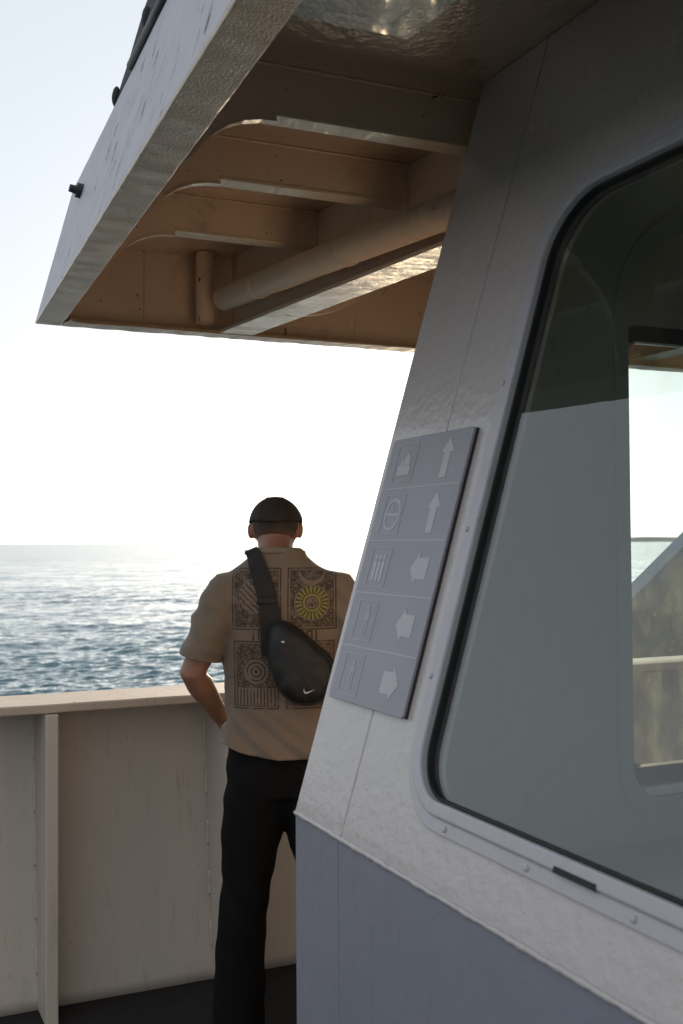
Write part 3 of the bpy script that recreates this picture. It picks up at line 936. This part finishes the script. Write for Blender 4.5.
def cut(bm, co_, no, sel):
    """trim everything beyond a plane among the faces chosen by sel"""
    fs = [f_ for f_ in bm.faces if sel(f_.calc_center_median())]
    geom = list({v for f_ in fs for v in f_.verts}) + list({e for f_ in fs for e in f_.edges}) + fs
    bmesh.ops.bisect_plane(bm, geom=geom, dist=1e-5, plane_co=co_, plane_no=no, clear_outer=True)
cut(bm, (0, 0, .957), (0, 0, -1), lambda c: c.z < 1.0)
cut(bm, (.01, 0, 1.571), Vector((0, .10, 1)).normalized(), lambda c: c.z > 1.53)
for s, cx in ((-1, .033), (1, .037)):
    d_ = Vector((s * .262 - s * .243, 0, 1.20 - 1.275)).normalized()
    d_ = (d_ + Vector((-s * .02, 0, 0))).normalized()
    cut(bm, Vector((cx + s * .2585, 0, 1.252)), d_, lambda c: (s * (c.x - cx) > .19 and c.z < 1.30))
bm.to_mesh(sme); bm.free()
# drape: hanging folds, bunched hem, pulls from shoulder to armpit
nv_ = len(sme.vertices)
co_ = np.empty(nv_ * 3); sme.vertices.foreach_get('co', co_); co_ = co_.reshape(-1, 3)
no_ = np.empty(nv_ * 3); sme.vertex_normals.foreach_get('vector', no_); no_ = no_.reshape(-1, 3)
out_ = co_.copy()
for i in range(nv_):
    x, y, z = co_[i]
    low = min(1, max(0, (1.22 - z) / .24))
    arm_ = min(1, max(0, (abs(x - .035) - .185) / .05))
    up_ = min(1, max(0, (z - 1.15) / .3))
    def rdg(a, b, c): return .5 - abs(noise.noise((a, b, c))) * 1.6        # soft ridges with valleys between
    d = .004 * noise.noise((x * 8, y * 8, z * 5))
    q_ = x * .80 + z                      # folds fan from the bag down to the left hem
    d += low * (.020 * rdg(q_ * 13, (x - z * .8) * 2.5, y * 3 + 4) + .010 * noise.noise((q_ * 30, x * 5, y * 6)))
    d += arm_ * (.011 * rdg(z * 9 + x * 10, y * 4, 7.7 + x * 3) + .007 * noise.noise((z * 26, x * 12, y * 9)))
    d += (1 - arm_) * up_ * (.011 * rdg(x * 9 - z * 7, 3.3, y * 5 + z * 3))
    if abs(abs(x - .035) - .180) < .05 and 1.2 < z < 1.5:
        d += .014 * rdg(z * 14 + x * 8, x * 9, 9.1)
    out_[i] += no_[i] * d
wz = np.clip((1.06 - out_[:, 2]) / .10, 0, 1)
out_[:, 2] += wz * .035 * np.clip(np.abs(out_[:, 0] - .06) / .19, 0, 1) ** 2
sme.vertices.foreach_set('co', out_.ravel()); sme.update()

cloth, nt, b = new_mat('printed_jersey')
tc = nt.nodes.new('ShaderNodeTexCoord'); sp_ = nt.nodes.new('ShaderNodeSeparateXYZ')
nt.links.new(tc.outputs['Object'], sp_.inputs[0])
X, Y, Z = (V(nt, sp_.outputs[i]) for i in range(3))
vec = coords(nt)
cmb = nt.nodes.new('ShaderNodeCombineXYZ'); nt.links.new(X.s, cmb.inputs[0]); nt.links.new(Z.s, cmb.inputs[1])
flat = cmb.outputs[0]
def inbox(x0, z0, x1, z1):
    return X.gt(x0) * X.lt(x1) * Z.gt(z0) * Z.lt(z1)
def border(x0, z0, x1, z1, w): return inbox(x0, z0, x1, z1) * inbox(x0 + w, z0 + w, x1 - w, z1 - w).inv()
ve = vor(nt, flat, 62, 'DISTANCE_TO_EDGE'); ve2 = vor(nt, flat, 120, 'DISTANCE_TO_EDGE')
nn = nz(nt, flat, 55, 3, .6, 1.6)
swirl = ((nn * 46.0).sin()).gt(.15)
lines = ve.lt(.10).mx(ve2.lt(.07) * nn.gt(.5)).mx(swirl * nn.lt(.62))
P = ((-.114, 1.340, .034, 1.524), (.052, 1.340, .198, 1.524), (-.110, 1.105, .026, 1.308), (.046, 1.105, .190, 1.308))
art = None
for i, q in enumerate(P):
    bd = border(*q, .0045).mx(border(q[0] + .008, q[1] + .008, q[2] - .008, q[3] - .008, .0022))
    inner = inbox(q[0] + .0105, q[1] + .0105, q[2] - .0105, q[3] - .0105)
    cx_, cz_ = (q[0] + q[2]) / 2, (q[1] + q[3]) / 2
    rx, rz = X - cx_, Z - (cz_ - (.012 if i == 1 else -.01))
    rr_ = (rx * rx + rz * rz).sqrt()
    th_ = rz.atan2(rx)
    if i == 1:      # a radiant disc under a crescent
        rays = (th_ * 22.0).sin().gt(0) * rr_.gt(.030) * rr_.lt(.049)
        rim = (rr_.gt(.0265) * rr_.lt(.0295)).mx(rr_.gt(.017) * rr_.lt(.020)).mx(rr_.lt(.013) * nn.gt(.5))
        mx_, mz_ = X - cx_, Z - (q[3] - .012)
        moon = ((mx_ * mx_ + mz_ * mz_).sqrt().lt(.040)) * ((mx_ * mx_ + (mz_ - .012) * (mz_ - .012)).sqrt().gt(.038))
        fill = lines * rr_.gt(.052) * moon.inv()
        a_ = bd.mx(inner * rays.mx(rim).mx(fill))
        disc = rr_.lt(.047) * rr_.gt(.021)
    elif i == 2:    # rings and a small heart-shaped eye over stripes
        rg_ = ((rr_ * 520.0).sin().gt(.2)) * rr_.lt(.034)
        strp = ((X * 620.0).sin().gt(.1)) * Z.lt(q[1] + .06)
        fill = lines * rr_.gt(.036) * Z.gt(q[1] + .062)
        a_ = bd.mx(inner * rg_.mx(strp).mx(fill))
    else:
        dg = (((X + Z) * 330.0 + nn * 6.0).sin().gt(.45)) * rr_.lt(.05)
        fill = lines * rr_.gt(.052)
        a_ = bd.mx(inner * dg.mx(fill))
    art = a_ if art is None else art.mx(a_)
# the row of tall lettering strokes across the gap, hidden by the bag in the middle
letters = None
for xs, zs in ((-.052, 0), (-.036, .004), (-.024, 0), (-.010, .002), (.082, 0), (.094, .003), (.108, 0), (.121, .003), (.134, 0)):
    st_ = inbox(xs, 1.309 + zs, xs + .0055, 1.339 + zs)
    letters = st_ if letters is None else letters.mx(st_)
letters = letters.mx(inbox(-.024, 1.333, -.0045, 1.338)).mx(inbox(.082, 1.309, .0995, 1.314)).mx(inbox(.108, 1.334, .1265, 1.339))
backside = Y.lt(-.02)
wear = nz(nt, vec, 45, 4, .6).ramp(.30, .5) * .62 + .12
fac_ = art.mx(letters) * backside * wear
disc = disc * backside
base = mixc(nt, nz(nt, vec, 7, 4), (.185, .138, .102), (.22, .165, .122))
c1 = mixc(nt, disc * .5, base, (.30, .30, .05))  # yellow-green flare glow painted into the cloth around the printed disc
c2 = mixc(nt, fac_, c1, (.022, .012, .009))
nt.links.new(c2, b.inputs['Base Color'])
b.inputs['Roughness'].default_value = .9
b.inputs['Sheen Weight'].default_value = .25
b.inputs['Specular IOR Level'].default_value = .15
weave = nz(nt, vec, 700, 2)
nt.links.new(bump(nt, weave, .3, .0006, bump(nt, nz(nt, coords(nt, (1, 1, .6)), 22, 3), .35, .008)), b.inputs['Normal'])
so_ = link('t_shirt', sme, cloth, person, smooth=True, local=True)
sd = so_.modifiers.new('s', 'SOLIDIFY'); sd.thickness = .003; sd.offset = -1
# ribbed collar
cr = []
for k in range(49):
    a = 2 * math.pi * k / 48
    cr.append((.0155 + .0765 * math.cos(a), .001 + .062 * math.sin(a), 1.570 - .0062 * math.sin(a)))
cq = MB()
rgs = []
for p in cr[:-1]:
    p = Vector(p); o = Vector((p.x - .0155, p.y, 0)).normalized()
    rgs.append([p + o * .005 + Vector((0, 0, -.009)), p + o * .006, p + o * .001 + Vector((0, 0, .009)), p - o * .001 + Vector((0, 0, .008)), p + o * .002 + Vector((0, 0, -.009))])
rgs.append(rgs[0])
cq.rings(rgs, cap=False)
plain_cloth = plain('collar_rib', (.24, .19, .14), .9, bumps=(300, .5))
cq.obj('collar', plain_cloth, so_, smooth=True, local=True)

# trousers -----------------------------------------------------------
tr_ = MB()
tr_.rings([ring((.035, (yb + yf) / 2, z), (w, 0, 0), (0, (yf - yb) / 2, 0), 32, 2.3) for z, w, yb, yf in ((1.02, .166, -.092, .09), (.96, .174, -.100, .09), (.90, .180, -.110, .095), (.84, .176, -.108, .10))])
legs = [(.92, .070, .100, .105), (.82, .090, .100, .110), (.70, .102, .090, .102), (.58, .116, .074, .092), (.45, .132, .074, .090), (.33, .141, .076, .092), (.18, .142, .079, .098), (.05, .142, .081, .102)]
for s in (-1, 1):
    tr_.rings([ring((.035 + s * c, .0 + (.0 if z > .5 else -.01), z), (w, 0, 0), (0, d, 0), 28, 2.2) for z, c, w, d in legs])
tme = remesh(tr_, .008, 4)
n2 = len(tme.vertices); co2 = np.empty(n2 * 3); tme.vertices.foreach_get('co', co2); co2 = co2.reshape(-1, 3)
nn2 = np.empty(n2 * 3); tme.vertex_normals.foreach_get('vector', nn2); nn2 = nn2.reshape(-1, 3)
for i in range(n2):
    x, y, z = co2[i]
    d = .007 * noise.noise((x * 14, y * 9, z * 4)) + .006 * noise.noise((z * 14 + x * 10, y * 4, 2))
    co2[i] += nn2[i] * d
tme.vertices.foreach_set('co', co2.ravel()); tme.update()
tro = link('trousers', tme, plain('black_cotton', (.005, .0045, .0045), .9, bumps=(300, .4), spec=.2), person, smooth=True, local=True)
# shoes
shoe_m = plain('black_shoe', (.012, .012, .012), .6)
for s in (-1, 1):
    q = MB()
    X_ = lambda x: .035 + s * x
    q.rings([ring((X_(.14 + s * 0), yc, z), (w, 0, 0), (0, L, 0), 24, 2.4) for z, w, L, yc in ((.004, .048, .138, .045), (.026, .050, .140, .045), (.032, .046, .134, .043), (.055, .043, .115, .03), (.085, .038, .07, -.02), (.11, .036, .05, -.035))])
    q.obj('shoe', shoe_m, person, smooth=True, local=True, bevel=.003)

# ------------------------------------------------------------------ crossbody bag
bag = empty('crossbody_bag', (PX, PY, 0), 'black crossbody bag with a small white curved tick slung over the tan t-shirt', 'bag', rotz=-R(24.5))
bag_m = plain('bag_nylon', (.012, .0105, .010), .55, bumps=(500, .5))
web_m = plain('strap_webbing', (.020, .016, .014), .75, bumps=(600, .6))
def px(x, y): return ((x - 272) * .00307, 1.6 - (y - 542) * .00307)   # photo measure to local x, z on the plane of the back
def backy(x, z):
    """y of the back of the shirt at local x, z"""
    for (z0, c0, w0, b0, f0), (z1, c1_, w1, b1, f1) in zip(tors, tors[1:]):
        if z0 <= z <= z1:
            t = (z - z0) / (z1 - z0); w = w0 + (w1 - w0) * t; yb = b0 + (b1 - b0) * t; yf = f0 + (f1 - f0) * t; c = c0 + (c1_ - c0) * t
            q = min(.98, abs(x - c) / w)
            return (yb + yf) / 2 - (yf - yb) / 2 * (1 - q ** 2.35) ** (1 / 2.35)
    return -.1
# strap: over the left shoulder, widening into the pouch
cl = [(253, 548, .0), (256, 556, .0), (262, 572, 0), (269, 592, 0), (273, 612, 0), (274, 632, 0), (276, 650, 0)]
hw_ = [5.5, 8.0, 8.8, 9.0, 10.0, 11.0, 12.0]
ls = [[], [], [], []]
nS = 40
def interp(arr, t):
    k = min(int(t * (len(arr) - 1)), len(arr) - 2); q = t * (len(arr) - 1) - k
    return arr[k] * (1 - q) + arr[k + 1] * q
for i in range(nS + 1):
    t = i / nS
    xx, yy = interp([c[0] for c in cl], t), interp([c[1] for c in cl], t)
    x, z = px(xx, yy); w = interp(hw_, t) * .00307
    dxx, dzz = px(interp([c[0] for c in cl], min(1, t + .05)), interp([c[1] for c in cl], min(1, t + .05)))
    x0, z0 = px(interp([c[0] for c in cl], max(0, t - .05)), interp([c[1] for c in cl], max(0, t - .05)))
    tv = Vector((dxx - x0, 0, dzz - z0)).normalized(); sv = Vector((-tv.z, 0, tv.x))
    for j, (a, o) in enumerate(((-w, -.002), (w, -.002), (w, -.008), (-w, -.008))):
        p = Vector((x, 0, z)) + sv * a
        ls[j].append(Vector((p.x, backy(p.x, p.z) + o - .004, p.z)))
# run the strap on over the shoulder to the chest
front = [(-.062, -.035, 1.566), (-.064, .005, 1.573), (-.062, .05, 1.552), (-.050, .088, 1.505), (-.01, .118, 1.42), (.06, .128, 1.30), (.14, .125, 1.18), (.205, .075, 1.115), (.232, .0, 1.11), (.215, -.07, 1.125)]
st_ = strip_solid(ls)
st_.obj('strap', web_m, bag, smooth=False, local=True, bevel=.001)
fr = []
for i, p in enumerate(front):
    p = Vector(p); a = Vector(front[max(0, i - 1)]); b4 = Vector(front[min(len(front) - 1, i + 1)])
    t = (b4 - a).normalized(); o = Vector((p.x - .035, p.y, 0)).normalized() if i > 2 else Vector((0, 0, 1))
    sd_ = t.cross(o).normalized() * .019; th = o * .003
    fr.append([p - sd_ - th, p + sd_ - th, p + sd_ + th, p - sd_ + th])
MB().rings(fr).obj('chest_strap', web_m, bag, local=True)
# pouch: rounded bean outline measured on the photograph, a padded body of real depth
outl = [(268, 640), (271, 628), (280, 622), (292, 626), (303, 634), (316, 646), (328, 656), (333, 668), (333, 682), (328, 694), (318, 702), (306, 705), (294, 703), (283, 696), (275, 684), (270, 668), (267, 654)]
def pp(x, y): return ((x - 341.5) * .95 + 69.5) * .00307, 1.6 - (y - 542) * .95 * .00307
pts = [Vector((pp(*p)[0], 0, pp(*p)[1])) for p in outl]
# smooth closed curve
sm = []
n_o = len(pts)
for i in range(n_o):
    p0, p1, p2, p3 = (pts[(i + k - 1) % n_o] for k in range(4))
    for t in (0, .25, .5, .75):
        sm.append(.5 * ((2 * p1) + (p2 - p0) * t + (2 * p0 - 5 * p1 + 4 * p2 - p3) * t * t + (3 * p1 - p0 - 3 * p2 + p3) * t ** 3))
g = sum(sm, Vector()) / len(sm)
by = -.122
rg = []
for k_, dpt in ((.90, 0.), (1.0, -.014), (1.01, -.03), (.97, -.050), (.88, -.064), (.72, -.073), (.5, -.078), (.25, -.080)):
    rg.append([g + (p - g) * k_ + Vector((0, by + dpt + .0065 * noise.noise(((g.x + (p.x - g.x) * k_) * 30, (g.z + (p.z - g.z) * k_) * 30, 1.5)), 0)) for p in sm])
MB().rings(rg).obj('pouch', bag_m, bag, smooth=True, local=True)
pouch = bag.children[-1]
# piping and zip along the upper curve
zp = []
for p in sm[20:60]:
    q = g + (p - g) * .955; zp.append(Vector((q.x, by - .0545, q.z)))
MB().tube(zp, .0022, 8).obj('zip', M['rubber'], pouch, smooth=True, local=True)
MB().tube([Vector((q.x, by - .016, q.z)) for q in [g + (p - g) * 1.012 for p in sm + sm[:1]]], .0028, 8).obj('piping', web_m, pouch, smooth=True, local=True)
# strap buckle and adjuster
metal = plain('buckle_metal', (.45, .42, .40), .3, 1.0)
bx, bz = pp(283, 641)
MB().ball((bx, by - .074, bz), .006, .004, .006, 14, 8).obj('buckle_stud', metal, bag, smooth=True, local=True)
bx, bz = px(270, 598)
MB().box((bx - .030, backy(bx, bz) - .018, bz - .008), (bx + .030, backy(bx, bz) - .013, bz + .008)).obj('strap_adjuster', bag_m, bag, local=True, bevel=.002)
# small white curved tick
def tick(cx, cz, sx):
    up = [(-.5, .30), (-.52, .10), (-.44, -.06), (-.30, -.12), (-.12, -.08), (.55, .14)]
    lo = [(.55, .14), (-.10, -.20), (-.30, -.27), (-.46, -.22), (-.56, -.06), (-.56, .12)]
    poly = up + lo[1:]
    v = [(cx + a * sx, by - .0830 - .0, cz + c * sx) for a, c in poly]
    v2 = [(a, y - .0008, c) for a, y, c in v]
    return mesh(v + v2, [tuple(range(len(v))), tuple(range(len(v), 2 * len(v)))] + [(i, (i + 1) % len(v), (i + 1) % len(v) + len(v), i + len(v)) for i in range(len(v))])
tx, tz = pp(309, 689)
tk = link('logo', tick(tx, tz, .030), plain('white_print', (.60, .57, .54), .5), bag, local=True)
tk.location.y = .004
